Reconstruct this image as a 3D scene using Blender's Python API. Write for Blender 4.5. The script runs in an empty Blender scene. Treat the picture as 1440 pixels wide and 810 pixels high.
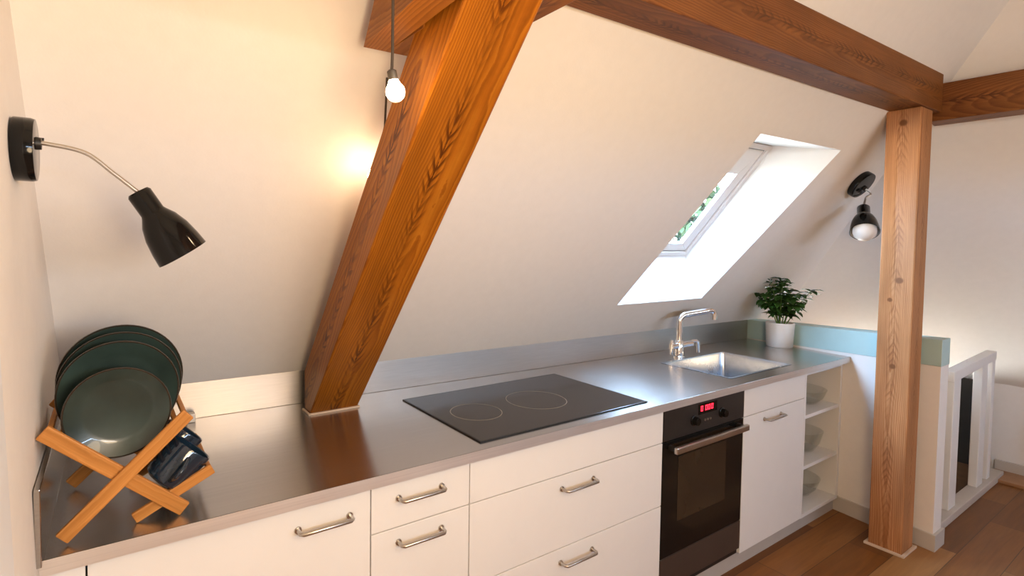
import bpy, bmesh, math, random
from mathutils import Vector, Matrix
C = bpy.context.scene.collection
PI = math.pi
V = Vector

# ------------------------------------------------------------------ materials
def nmat(name):
    m = bpy.data.materials.new(name); m.use_nodes = True
    nt = m.node_tree; nt.nodes.clear()
    out = nt.nodes.new('ShaderNodeOutputMaterial')
    b = nt.nodes.new('ShaderNodeBsdfPrincipled')
    nt.links.new(b.outputs[0], out.inputs[0])
    return m, nt, b

def nd(nt, typ, **kw):
    n = nt.nodes.new(typ)
    for k, v in kw.items():
        if k.startswith('i_'):
            key = k[2:]
            key = int(key) if key.isdigit() else key.replace('_', ' ')
            n.inputs[key].default_value = v
        else:
            setattr(n, k, v)
    return n

def ramp(nt, stops):
    r = nt.nodes.new('ShaderNodeValToRGB')
    el = r.color_ramp.elements
    while len(el) < len(stops): el.new(0.5)
    for e, (p, c) in zip(el, stops):
        e.position = p; e.color = (c[0], c[1], c[2], 1)
    return r

def plain(name, col, rough=.5, metal=0., spec=.5, bump=0., bscale=60., var=.0, coat=0., trans=0., ior=1.45):
    m, nt, b = nmat(name)
    b.inputs['Base Color'].default_value = (*col, 1)
    b.inputs['Roughness'].default_value = rough
    b.inputs['Metallic'].default_value = metal
    b.inputs['Specular IOR Level'].default_value = spec
    b.inputs['Coat Weight'].default_value = coat
    b.inputs['Transmission Weight'].default_value = trans
    b.inputs['IOR'].default_value = ior
    tc = nd(nt, 'ShaderNodeTexCoord')
    if var > 0:
        nz = nd(nt, 'ShaderNodeTexNoise', i_Scale=bscale * .2, i_Detail=4.)
        nt.links.new(tc.outputs['Object'], nz.inputs['Vector'])
        r = ramp(nt, [(0.3, [c * (1 - var) for c in col]), (0.7, [min(1, c * (1 + var)) for c in col])])
        nt.links.new(nz.outputs['Fac'], r.inputs[0]); nt.links.new(r.outputs[0], b.inputs['Base Color'])
    if bump > 0:
        nz = nd(nt, 'ShaderNodeTexNoise', i_Scale=bscale, i_Detail=3.)
        nt.links.new(tc.outputs['Object'], nz.inputs['Vector'])
        bp = nd(nt, 'ShaderNodeBump', i_Strength=bump, i_Distance=.004)
        nt.links.new(nz.outputs['Fac'], bp.inputs['Height']); nt.links.new(bp.outputs[0], b.inputs['Normal'])
    return m

def emit(name, col, strength):
    m, nt, b = nmat(name)
    b.inputs['Base Color'].default_value = (*col, 1)
    b.inputs['Emission Color'].default_value = (*col, 1)
    b.inputs['Emission Strength'].default_value = strength
    return m

def timber(name, light, mid, dark, heart=(0, .05, -.03), tilt=(0, 3.0, 2.0), scale=16., knots=(), rough=.48, ringdist=.8, warp=.028, crack=None):
    """old softwood, length along local X; growth rings about a tilted heart give arched grain"""
    m, nt, b = nmat(name); L = nt.links
    tc = nd(nt, 'ShaderNodeTexCoord')
    n1 = nd(nt, 'ShaderNodeMapping'); n1.inputs['Scale'].default_value = (.9, 3, 3)
    L.new(tc.outputs['Object'], n1.inputs[0])
    nz = nd(nt, 'ShaderNodeTexNoise', i_Scale=2.2, i_Detail=3., i_Roughness=.5)
    L.new(n1.outputs[0], nz.inputs['Vector'])
    sub = nd(nt, 'ShaderNodeVectorMath', operation='SUBTRACT'); sub.inputs[1].default_value = (.5, .5, .5)
    L.new(nz.outputs['Color'], sub.inputs[0])
    sc = nd(nt, 'ShaderNodeVectorMath', operation='SCALE'); sc.inputs['Scale'].default_value = warp
    L.new(sub.outputs[0], sc.inputs[0])
    add = nd(nt, 'ShaderNodeVectorMath', operation='ADD')
    L.new(tc.outputs['Object'], add.inputs[0]); L.new(sc.outputs[0], add.inputs[1])
    mp = nd(nt, 'ShaderNodeMapping'); mp.inputs['Location'].default_value = heart
    mp.inputs['Rotation'].default_value = [math.radians(a) for a in tilt]
    L.new(add.outputs[0], mp.inputs[0])
    wv = nd(nt, 'ShaderNodeTexWave', wave_type='RINGS', rings_direction='X', wave_profile='SAW',
            i_Scale=scale, i_Distortion=ringdist, i_Detail=3.)
    wv.inputs['Detail Scale'].default_value = 1.2
    L.new(mp.outputs[0], wv.inputs['Vector'])
    dk = [m_ * .55 + d_ * .45 for m_, d_ in zip(mid, dark)]
    r = ramp(nt, [(0.0, light), (.5, mid), (.84, dk), (1.0, mid)])
    L.new(wv.outputs['Fac'], r.inputs[0])
    # fibre
    fm = nd(nt, 'ShaderNodeMapping'); fm.inputs['Scale'].default_value = (4, 150, 150)
    L.new(tc.outputs['Object'], fm.inputs[0])
    fz = nd(nt, 'ShaderNodeTexNoise', i_Scale=1., i_Detail=4., i_Roughness=.6)
    L.new(fm.outputs[0], fz.inputs['Vector'])
    fr = ramp(nt, [(.3, (.72, .70, .68)), (.65, (1, 1, 1))])
    L.new(fz.outputs['Fac'], fr.inputs[0])
    mx = nd(nt, 'ShaderNodeMix', data_type='RGBA', blend_type='MULTIPLY'); mx.inputs[0].default_value = .7
    L.new(r.outputs[0], mx.inputs[6]); L.new(fr.outputs[0], mx.inputs[7])
    # weathered large tone
    bz = nd(nt, 'ShaderNodeTexNoise', i_Scale=3., i_Detail=2.)
    L.new(n1.outputs[0], bz.inputs['Vector'])
    br = ramp(nt, [(.3, (.78, .75, .72)), (.7, (1.12, 1.1, 1.06))])
    L.new(bz.outputs['Fac'], br.inputs[0])
    m2 = nd(nt, 'ShaderNodeMix', data_type='RGBA', blend_type='MULTIPLY'); m2.inputs[0].default_value = 1.
    L.new(mx.outputs[2], m2.inputs[6]); L.new(br.outputs[0], m2.inputs[7])
    last = m2.outputs[2]
    if crack:
        sx = nd(nt, 'ShaderNodeSeparateXYZ'); L.new(add.outputs[0], sx.inputs[0])
        def mth(op, a, b_=None, clamp=False):
            q = nd(nt, 'ShaderNodeMath', operation=op); q.use_clamp = clamp
            for i_, v_ in enumerate((a, b_)):
                if v_ is None: continue
                if isinstance(v_, (int, float)): q.inputs[i_].default_value = v_
                else: L.new(v_, q.inputs[i_])
            return q.outputs[0]
        def smooth(v_, lo_, hi_, t0, t1):
            q = nd(nt, 'ShaderNodeMapRange', interpolation_type='SMOOTHSTEP')
            q.inputs['From Min'].default_value = lo_; q.inputs['From Max'].default_value = hi_; q.inputs['To Min'].default_value = t0; q.inputs['To Max'].default_value = t1
            L.new(v_, q.inputs['Value']); return q.outputs[0]
        dmin = mth('MINIMUM', mth('ABSOLUTE', sx.outputs[1]), mth('ABSOLUTE', mth('ADD', sx.outputs[2], crack[0])))
        lowm = nd(nt, 'ShaderNodeMapping'); lowm.inputs['Scale'].default_value = (2.2, .1, .1); L.new(tc.outputs['Object'], lowm.inputs[0])
        low = nd(nt, 'ShaderNodeTexNoise', i_Scale=1.6, i_Detail=2.); L.new(lowm.outputs[0], low.inputs['Vector'])
        amt = smooth(low.outputs['Fac'], .36, .60, .08, 1.)
        ph = mth('FRACT', mth('MULTIPLY', mth('ADD', sx.outputs[0], mth('ADD', mth('MULTIPLY', dmin, crack[1]), mth('MULTIPLY', mth('ADD', nz.outputs['Fac'], low.outputs['Fac']), .16))), 21.))
        chev = mth('MULTIPLY', smooth(ph, .45, .8, 0., 1.), smooth(dmin, .010, .030, 1., 0.))
        rg = nd(nt, 'ShaderNodeTexNoise', i_Scale=60., i_Detail=3.); L.new(tc.outputs['Object'], rg.inputs['Vector'])
        core = smooth(mth('ADD', dmin, mth('MULTIPLY', mth('SUBTRACT', rg.outputs['Fac'], .5), .012)), .0005, .0035, 1., 0.)
        mask = mth('MULTIPLY', mth('MAXIMUM', mth('MULTIPLY', chev, .85), core), mth('MULTIPLY', amt, crack[2]), True)
        mc = nd(nt, 'ShaderNodeMix', data_type='RGBA'); mc.inputs[7].default_value = (dark[0] * .55, dark[1] * .5, dark[2] * .5, 1)
        L.new(mask, mc.inputs[0]); L.new(last, mc.inputs[6]); last = mc.outputs[2]
    for (kx, ky, kz, kr) in knots:
        d = nd(nt, 'ShaderNodeVectorMath', operation='DISTANCE'); d.inputs[1].default_value = (kx, ky, kz)
        L.new(add.outputs[0], d.inputs[0])
        kr_ = nd(nt, 'ShaderNodeMapRange', interpolation_type='SMOOTHSTEP')
        kr_.inputs['From Min'].default_value = kr * .55; kr_.inputs['From Max'].default_value = kr * 1.15
        kr_.inputs['To Min'].default_value = 1.; kr_.inputs['To Max'].default_value = 0.
        L.new(d.outputs['Value'], kr_.inputs['Value'])
        mk = nd(nt, 'ShaderNodeMix', data_type='RGBA'); mk.inputs[7].default_value = (.15, .058, .020, 1)
        L.new(kr_.outputs[0], mk.inputs[0]); L.new(last, mk.inputs[6]); last = mk.outputs[2]
    L.new(last, b.inputs['Base Color'])
    b.inputs['Roughness'].default_value = rough; b.inputs['Specular IOR Level'].default_value = .18
    bp = nd(nt, 'ShaderNodeBump', i_Strength=.35, i_Distance=.003)
    L.new(wv.outputs['Fac'], bp.inputs['Height']); L.new(bp.outputs[0], b.inputs['Normal'])
    return m

def steel(name, col, rough, aniso=0., axis='x', streak=.05):
    m, nt, b = nmat(name); L = nt.links
    b.inputs['Metallic'].default_value = 1.
    tc = nd(nt, 'ShaderNodeTexCoord')
    mp = nd(nt, 'ShaderNodeMapping')
    mp.inputs['Scale'].default_value = (3, 260, 260) if axis == 'x' else (260, 3, 260)
    L.new(tc.outputs['Object'], mp.inputs[0])
    nz = nd(nt, 'ShaderNodeTexNoise', i_Scale=1., i_Detail=3.)
    L.new(mp.outputs[0], nz.inputs['Vector'])
    r = ramp(nt, [(.3, [c * (1 - streak) for c in col]), (.7, [min(1, c * (1 + streak)) for c in col])])
    L.new(nz.outputs['Fac'], r.inputs[0]); L.new(r.outputs[0], b.inputs['Base Color'])
    big = nd(nt, 'ShaderNodeTexNoise', i_Scale=5., i_Detail=3.)
    L.new(tc.outputs['Object'], big.inputs['Vector'])
    mr = nd(nt, 'ShaderNodeMapRange'); mr.inputs['To Min'].default_value = rough * .85; mr.inputs['To Max'].default_value = rough * 1.2
    L.new(big.outputs['Fac'], mr.inputs['Value']); L.new(mr.outputs[0], b.inputs['Roughness'])
    if aniso:
        b.inputs['Anisotropic'].default_value = aniso; b.inputs['Anisotropic Rotation'].default_value = .25
        tg = nd(nt, 'ShaderNodeTangent', direction_type='UV_MAP'); tg.uv_map = 'UVMap'
        L.new(tg.outputs[0], b.inputs['Tangent'])
    return m

def floor_mat():
    m, nt, b = nmat('oak_planks'); L = nt.links
    tc = nd(nt, 'ShaderNodeTexCoord')
    mp = nd(nt, 'ShaderNodeMapping'); mp.inputs['Location'].default_value = (.35, .03, 0)
    L.new(tc.outputs['Object'], mp.inputs[0])
    bk = nd(nt, 'ShaderNodeTexBrick', offset=.37, offset_frequency=2, squash=1.)
    bk.inputs['Color1'].default_value = (0, 0, 0, 1); bk.inputs['Color2'].default_value = (1, 1, 1, 1)
    bk.inputs['Mortar'].default_value = (.5, .5, .5, 1)
    bk.inputs['Scale'].default_value = 1.; bk.inputs['Mortar Size'].default_value = .0014
    bk.inputs['Brick Width'].default_value = .92; bk.inputs['Row Height'].default_value = .165
    bk.inputs['Bias'].default_value = 0.
    L.new(mp.outputs[0], bk.inputs['Vector'])
    r = ramp(nt, [(0., (.13, .045, .009)), (.35, (.19, .070, .015)), (.65, (.26, .108, .028)), (1., (.36, .18, .065))])
    L.new(bk.outputs['Color'], r.inputs[0])
    gm = nd(nt, 'ShaderNodeMapping'); gm.inputs['Scale'].default_value = (2.5, 34, 34)
    L.new(tc.outputs['Object'], gm.inputs[0])
    gz = nd(nt, 'ShaderNodeTexNoise', i_Scale=1., i_Detail=5., i_Roughness=.6, i_Distortion=.6)
    L.new(gm.outputs[0], gz.inputs['Vector'])
    gr = ramp(nt, [(.28, (.66, .62, .58)), (.7, (1.1, 1.08, 1.06))])
    L.new(gz.outputs['Fac'], gr.inputs[0])
    mx = nd(nt, 'ShaderNodeMix', data_type='RGBA', blend_type='MULTIPLY'); mx.inputs[0].default_value = .8
    L.new(r.outputs[0], mx.inputs[6]); L.new(gr.outputs[0], mx.inputs[7])
    mk = nd(nt, 'ShaderNodeMix', data_type='RGBA'); mk.inputs[7].default_value = (.06, .025, .01, 1)
    L.new(bk.outputs['Fac'], mk.inputs[0]); L.new(mx.outputs[2], mk.inputs[6])
    L.new(mk.outputs[2], b.inputs['Base Color'])
    b.inputs['Roughness'].default_value = .42; b.inputs['Specular IOR Level'].default_value = .3
    return m

M = {}
M['wall'] = plain('wall_plaster', (.81, .78, .755), .9, spec=.2, bump=.06, bscale=140, var=.012)
M['reveal'] = plain('reveal_paint', (.78, .79, .80), .75, spec=.25, bump=.04, bscale=90, var=.01)
M['trimwhite'] = plain('trim_white_paint', (.80, .80, .80), .45, var=.01)
M['base'] = plain('baseboard_grey_paint', (.52, .49, .46), .5, var=.02)
M['stair'] = plain('stairwell_shade_dark', (.040, .037, .033), .7, var=.08, bump=.05)  # dark colour takes the place of missing light in the stairwell
M['aqua'] = plain('pale_aqua_paint', (.43, .60, .60), .4, var=.02, bump=.02)
M['cab'] = plain('cabinet_white_lacquer', (.76, .755, .75), .38, spec=.4, var=.008)
M['carc'] = plain('cabinet_carcass_white', (.74, .70, .66), .5, var=.01)
M['gap'] = plain('cabinet_shadow_gap', (.16, .14, .13), .8, var=.03)
M['plinth'] = plain('plinth_grey', (.46, .43, .40), .45, var=.03)
M['steel'] = steel('brushed_steel_worktop', (.60, .57, .545), .24, aniso=.75)
M['steel2'] = steel('brushed_steel_upstand', (.50, .475, .45), .40, streak=.04)
M['steeledge'] = steel('brushed_steel_edge', (.78, .74, .70), .5, streak=.05)
M['sink'] = steel('satin_steel_basin', (.58, .61, .65), .26, axis='y', streak=.03)  # bluish base colour stands in for the reflected sky
M['chrome'] = plain('chrome', (.86, .86, .87), .08, metal=1., var=.01)
M['nickel'] = plain('brushed_nickel', (.52, .485, .44), .30, metal=1., var=.03)
M['hobglass'] = plain('black_hob_glass', (.022, .017, .014), .16, spec=.55, var=.06)
M['hobring'] = plain('hob_print_grey', (.26, .235, .20), .4, var=.03)
M['hobedge'] = plain('hob_edge_black', (.008, .008, .008), .3, var=.02)
M['black'] = plain('black_enamel', (.006, .006, .006), .10, spec=.32, var=.05)
M['blackmatt'] = plain('black_plastic', (.014, .012, .011), .45, var=.05)
M['ovenpanel'] = plain('oven_dark_panel', (.022, .019, .018), .35, spec=.3, var=.05)
M['ovenglass'] = plain('oven_window_glass', (.032, .022, .014), .14, spec=.3, var=.25, bscale=30)
M['ovenstrip'] = plain('oven_bronze_strip', (.10, .078, .066), .36, metal=.6, var=.04)
M['red'] = emit('red_led', (1., .03, .07), 2.6)
M['bamboo'] = timber('bamboo', (.62, .29, .085), (.55, .245, .065), (.44, .18, .042), heart=(0, .2, .1), tilt=(0, 1, 1), scale=45, rough=.42, ringdist=1.)
M['plate'] = plain('green_glaze', (.026, .046, .042), .32, spec=.65, var=.35, bscale=40, coat=.4)
M['platerim'] = plain('brown_glaze_rim', (.030, .024, .018), .2, spec=.6, var=.2)
M['mug'] = plain('blue_glaze', (.008, .020, .038), .10, spec=.7, var=.35, bscale=50, coat=.5)
M['pot'] = plain('white_ceramic', (.80, .79, .78), .35, var=.01)
M['soil'] = plain('soil', (.03, .02, .014), .95, bump=.8, bscale=120, var=.4)
M['leaf'] = plain('basil_leaf', (.030, .085, .014), .5, spec=.35, var=.45, bscale=60)
M['stem'] = plain('green_stem', (.10, .19, .04), .5, var=.2)
M['leafout'] = plain('garden_leaf', (.026, .036, .015), 1., spec=0., var=.4, bscale=10)
M['bark'] = plain('bark', (.012, .010, .008), 1., spec=0., bump=.6, bscale=30, var=.3)
M['cordm'] = plain('brown_cord', (.06, .045, .035), .7, var=.05)
M['socket'] = plain('grey_socket', (.07, .06, .05), .45, metal=.3, var=.05)
M['bulbwhite'] = plain('opal_bulb_glass', (.88, .88, .88), .25, var=.01)
M['lampwhite'] = plain('lamp_inner_white', (.85, .85, .86), .4, var=.01)
M['glow'] = emit('lit_bulb', (1., .74, .44), 76.)
M['glow2'] = emit('lit_bulb_second', (1., .74, .44), 46.)
M['whiteblock'] = plain('white_block', (.78, .74, .68), .6, var=.02)
M['pinksh'] = plain('pale_wood_strip', (.60, .47, .36), .5, var=.08)
M['floor'] = floor_mat()

def thin_glass(name, tint, lo, hi):
    m = bpy.data.materials.new(name); m.use_nodes = True; nt = m.node_tree; nt.nodes.clear()
    o_ = nt.nodes.new('ShaderNodeOutputMaterial'); ms = nt.nodes.new('ShaderNodeMixShader'); t_ = nt.nodes.new('ShaderNodeBsdfTransparent'); g_ = nt.nodes.new('ShaderNodeBsdfGlossy')
    mr_ = nt.nodes.new('ShaderNodeMapRange'); lw_ = nt.nodes.new('ShaderNodeLayerWeight'); lw_.inputs['Blend'].default_value = .25
    t_.inputs[0].default_value = (*tint, 1); g_.inputs['Roughness'].default_value = .03
    mr_.inputs['To Min'].default_value = lo; mr_.inputs['To Max'].default_value = hi
    nt.links.new(lw_.outputs['Facing'], mr_.inputs['Value']); nt.links.new(mr_.outputs[0], ms.inputs[0])
    nt.links.new(t_.outputs[0], ms.inputs[1]); nt.links.new(g_.outputs[0], ms.inputs[2]); nt.links.new(ms.outputs[0], o_.inputs[0])
    return m
M['glass'] = thin_glass('clear_glass', (.97, .98, .972), .03, .32)
M['pane'] = thin_glass('window_pane_glass', (.95, .97, .96), .03, .10)

W_L, W_M, W_D = (.42, .150, .013), (.34, .108, .008), (.15, .040, .004)
M['strut'] = timber('old_pine_strut', W_L, W_M, W_D, heart=(0, .0, -.03), tilt=(0, 2.0, .4), scale=58, rough=.36, crack=(0., -2.4, 1.1))
M['purlin'] = timber('old_pine_purlin', (.26, .100, .026), (.21, .074, .018), (.10, .032, .008), heart=(0, .04, .02), tilt=(0, -1.2, 1.2), scale=50, rough=.5, crack=(0., 2., .85))
M['tie'] = timber('old_pine_tie_beam', (.42, .165, .034), (.35, .125, .024), (.16, .05, .010), heart=(0, .02, .05), tilt=(0, 1.5, 1.0), scale=50, rough=.5, crack=(0., 2., .6))
M['post'] = timber('old_pine_post', (.50, .25, .115), (.42, .19, .080), (.22, .082, .028), heart=(0, .0, .11), tilt=(0, 1.2, .4), scale=50, rough=.5, crack=(0., 2.4, .55),
                   knots=[(1.355, .012, -.076, .017), (1.255, -.02, -.076, .012), (.93, .0, -.076, .015), (2.12, .0, -.076, .018), (1.18, -.068, 0, .012)])

# ------------------------------------------------------------------ mesh helpers
class MB:
    def __init__(s): s.bm = bmesh.new()
    def quad(s, *ps):
        return s.bm.faces.new([s.bm.verts.new(p) for p in ps])
    def hexa(s, p):
        """8 corners: 0-3 one end loop, 4-7 the other"""
        v = [s.bm.verts.new(q) for q in p]
        for f in ((0, 1, 2, 3), (7, 6, 5, 4), (0, 4, 5, 1), (1, 5, 6, 2), (2, 6, 7, 3), (3, 7, 4, 0)):
            s.bm.faces.new([v[i] for i in f])
        return s
    def box(s, x0, x1, y0, y1, z0, z1):
        return s.hexa([(x0, y0, z0), (x1, y0, z0), (x1, y1, z0), (x0, y1, z0), (x0, y0, z1), (x1, y0, z1), (x1, y1, z1), (x0, y1, z1)])
    def prism(s, poly, z0, z1):
        a = [s.bm.verts.new((x, y, z0)) for x, y in poly]; c = [s.bm.verts.new((x, y, z1)) for x, y in poly]
        n = len(poly); s.bm.faces.new(a[::-1]); s.bm.faces.new(c)
        for i in range(n): s.bm.faces.new([a[i], a[(i + 1) % n], c[(i + 1) % n], c[i]])
        return s
    def bar(s, p, q, w, h, up=(0, 0, 1), ext=0.):
        """rectangular bar p->q, width w (sideways), height h (towards up)"""
        p, q = V(p), V(q); d = (q - p).normalized(); p = p - d * ext; q = q + d * ext
        sd = d.cross(V(up)).normalized(); u = sd.cross(d).normalized()
        c = [(-1, -1), (1, -1), (1, 1), (-1, 1)]
        s.hexa([p + sd * (a * w / 2) + u * (b_ * h / 2) for a, b_ in c] + [q + sd * (a * w / 2) + u * (b_ * h / 2) for a, b_ in c])
        return s
    def tube(s, pts, r, n=12, closed_ends=True):
        pts = [V(p) for p in pts]; rs = r if isinstance(r, (list, tuple)) else [r] * len(pts)
        rings = []; prev = None
        for i, p in enumerate(pts):
            t = (pts[min(i + 1, len(pts) - 1)] - pts[max(i - 1, 0)]).normalized()
            if prev is None:
                a = V((0, 0, 1)) if abs(t.z) < .9 else V((1, 0, 0))
                u = t.cross(a).normalized()
            else:
                u = (prev - t * prev.dot(t)).normalized()
            prev = u; w = t.cross(u)
            rings.append([s.bm.verts.new(p + (u * math.cos(2 * PI * k / n) + w * math.sin(2 * PI * k / n)) * rs[i]) for k in range(n)])
        for a, c in zip(rings, rings[1:]):
            for k in range(n): s.bm.faces.new([a[k], a[(k + 1) % n], c[(k + 1) % n], c[k]])
        if closed_ends:
            s.bm.faces.new(rings[0][::-1]); s.bm.faces.new(rings[-1])
        return s
    def lathe(s, prof, n=40, mat=None):
        """profile [(r, h)] turned about local Z; mat: Matrix placing it"""
        mat = mat or Matrix()
        rings = []
        for r, h in prof:
            if r < 1e-6: rings.append([s.bm.verts.new(mat @ V((0, 0, h)))])
            else: rings.append([s.bm.verts.new(mat @ V((r * math.cos(2 * PI * k / n), r * math.sin(2 * PI * k / n), h))) for k in range(n)])
        for a, c in zip(rings, rings[1:]):
            for k in range(n):
                k2 = (k + 1) % n
                if len(a) == 1 and len(c) == 1: continue
                if len(a) == 1: s.bm.faces.new([a[0], c[k2], c[k]])
                elif len(c) == 1: s.bm.faces.new([a[k], a[k2], c[0]])
                else: s.bm.faces.new([a[k], a[k2], c[k2], c[k]])
        return s

def place(o, parent, world=None):
    C.objects.link(o)
    if parent is not None:
        o.parent = parent
        o.matrix_basis = (parent['_w'] if False else WM[parent.name]).inverted() @ (world or Matrix())
    else:
        o.matrix_basis = world or Matrix()
    WM[o.name] = (world or Matrix()).copy()
    return o

WM = {}
def obj(name, mb, mat, parent=None, smooth=None, bevel=0., world=None, origin=None, seg=2):
    """mesh given in world coordinates (or in local ones when world is given)"""
    bm = mb.bm
    bmesh.ops.recalc_face_normals(bm, faces=bm.faces[:])
    if world is None:
        if origin is None:
            if parent is not None: origin = WM[parent.name].to_translation()
            else:
                lo = V([min(v.co[i] for v in bm.verts) for i in range(3)]); hi = V([max(v.co[i] for v in bm.verts) for i in range(3)])
                origin = V(((lo.x + hi.x) / 2, (lo.y + hi.y) / 2, lo.z))
        origin = V(origin)
        bmesh.ops.translate(bm, verts=bm.verts[:], vec=-origin)
        world = Matrix.Translation(origin)
    me = bpy.data.meshes.new(name); bm.to_mesh(me); bm.free()
    me.materials.append(mat)
    if smooth is not None:
        for p in me.polygons: p.use_smooth = True
        me.set_sharp_from_angle(angle=math.radians(smooth))
    o = bpy.data.objects.new(name, me)
    place(o, parent, world)
    if bevel:
        md = o.modifiers.new('bevel', 'BEVEL'); md.width = bevel; md.segments = seg; md.limit_method = 'ANGLE'; md.angle_limit = math.radians(40)
    return o

def thing(name, label, cat, loc, group=None):
    o = bpy.data.objects.new(name, None); o.empty_display_size = .05
    o['label'] = label; o['category'] = cat
    if group: o['group'] = group
    return place(o, None, Matrix.Translation(V(loc)))

def tag(o, label, cat, group=None):
    o['label'] = label; o['category'] = cat
    if group: o['group'] = group
    return o

def struct(name, mb, mat, parent=None, **kw):
    o = obj(name, mb, mat, parent, **kw)
    if parent is None: o['kind'] = 'structure'
    return o

def uv_planar(o):
    me = o.data; uv = me.uv_layers.new(name='UVMap')
    for p in me.polygons:
        for li in p.loop_indices:
            co = me.vertices[me.loops[li].vertex_index].co
            uv.data[li].uv = (co.x, co.y + co.z)

def frame_mat(origin, xdir, zhint):
    x = V(xdir).normalized(); z = V(zhint); z = (z - x * z.dot(x)).normalized(); y = z.cross(x)
    m = Matrix((x, y, z)).transposed().to_4x4(); m.translation = V(origin)
    return m

def beam_obj(name, corners, mat, parent, origin, xdir, zhint, bevel=.006):
    w = frame_mat(origin, xdir, zhint); inv = w.inverted()
    mb = MB(); mb.hexa([inv @ V(c) for c in corners])
    return obj(name, mb, mat, parent, world=w, bevel=bevel)

# ------------------------------------------------------------------ room geometry
H = .90
ED = -.0361                                     # the back line of the kitchen runs at a slight angle
def yb(x): return .757 + ED * x                 # upstand face at worktop level
K = 1.38
BT = 1.0266                                     # top of upstand
nS = V((1, ED, 0)).cross(V((0, -1, K))).normalized()     # into the room
dS = nS.dot(V((0, .757, BT)))
def slope(x, z):                                # point on the back slope
    return V((x, (dS - nS.x * x - nS.z * z) / nS.y, z))
def hip(z):                                     # line where back and right slopes meet
    t = (z - 1.264) / (2.664 - 1.264)
    return V((4.06, .438, 1.264)).lerp(V((3.629, -.56, 2.664)), t)
def px(y): return 3.6276 + .1532 * y            # kitchen side face of the half-height wall
def ptop(y): return 1.049 - .038 * (y + .02)
CEIL = 2.8

# floor
mb = MB(); mb.box(-1.3, 5.6, -4.4, 1.2, -.05, 0); struct('floor', mb, M['floor'])
# back slope with skylight opening
O = [slope(2.301, 1.210), slope(2.995, 1.2155), slope(3.223, 2.005), slope(2.500, 2.004)]      # BL BR TR TL
zl = .5
P = [slope(-1.3, zl), hip(zl), hip(CEIL), slope(-1.3, CEIL)]
mb = MB()
for i in range(4):
    j = (i + 1) % 4
    mb.quad(P[i], P[j], O[j], O[i])
struct('wall_back', mb, M['wall'])
mb = MB(); mb.quad(V((-1.3, P[0].y, 0)), V((4.3, hip(zl).y, 0)), hip(zl), P[0]); struct('wall_back_lower', mb, M['wall'])
# right slope: patch from the hip line down to the knee wall
mb = MB()
n = 10
g = []
for i in range(n + 1):
    v = i / n; a = hip(zl + (CEIL - zl) * v); c = V((5.187 + .01 * v, .97 + (-.657 - .97) * v, .61))
    g.append([mb.bm.verts.new(a.lerp(c, k / n)) for k in range(n + 1)])
    g[-1][-1].co = a.lerp(c, 1.04)
for i in range(n):
    for k in range(n): mb.bm.faces.new([g[i][k], g[i][k + 1], g[i + 1][k + 1], g[i + 1][k]])
e0 = hip(CEIL); e1 = e0.lerp(V((5.197, -.657, .61)), 1.04)
f0 = V((e0.x, -4.3, CEIL)); f1 = f0.lerp(V((5.25, -4.3, .61)), 1.04)
mb.bm.faces.new([mb.bm.verts.new(q) for q in (e0, e1, f1, f0)])
struct('ceiling_right', mb, M['wall'], smooth=30)
mb = MB(); mb.hexa([(5.187, .97, 0), (5.3, .97, 0), (5.3, .97, .61), (5.187, .97, .61), (5.25, -4.3, 0), (5.35, -4.3, 0), (5.35, -4.3, .61), (5.25, -4.3, .61)])
struct('wall_right', mb, M['wall'])
# flat ceiling, walls behind the camera
mb = MB(); mb.box(-1.3, 3.75, -4.3, P[3].y + .05, CEIL, CEIL + .05); struct('ceiling', mb, M['wall'])
mb = MB()
for z0, z1, x0, x1 in ((0, 1.7, -1.3, 5.4), (1.945, 2.9, -1.3, 5.4), (1.7, 1.85, -1.3, 5.4), (1.85, 2.0, -1.3, .4), (1.85, 2.0, 5.1, 5.4)):  # leaves a long thin slot, added to let in spread-out sky fill
    mb.box(x0, x1, -4.35, -4.25, z0, z1)
struct('wall_front', mb, M['wall'])
# left wall beside the worktop: leans out very slightly
def lx(z): return -.029 * (z - 1.03)
mb = MB(); mb.hexa([(lx(0), -.262, 0), (lx(0) - .12, -.262, 0), (lx(0) - .12, 1.1, 0), (lx(0), 1.1, 0),
                    (lx(CEIL), -.262, CEIL), (lx(CEIL) - .12, -.262, CEIL), (lx(CEIL) - .12, 1.1, CEIL), (lx(CEIL), 1.1, CEIL)])
struct('wall_left', mb, M['wall'])
mb = MB(); mb.hexa([(lx(0) + .002, -.37, 0), (lx(0) - .13, -.37, 0), (lx(0) - .13, -.262, 0), (lx(0) + .002, -.262, 0),
                    (lx(CEIL) + .002, -.37, CEIL), (lx(CEIL) - .13, -.37, CEIL), (lx(CEIL) - .13, -.262, CEIL), (lx(CEIL) + .002, -.262, CEIL)])
struct('trim_1', mb, plain('door_casing_white', (.78, .81, .86), .5, var=.01))  # cool daylight from the next room tinted into the white
mb = MB(); mb.box(-1.3, -.12, -.37, -.30, 0, CEIL); mb.box(-1.35, -1.3, -4.3, -.30, 0, CEIL); struct('wall_left_return', mb, M['wall'])

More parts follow.
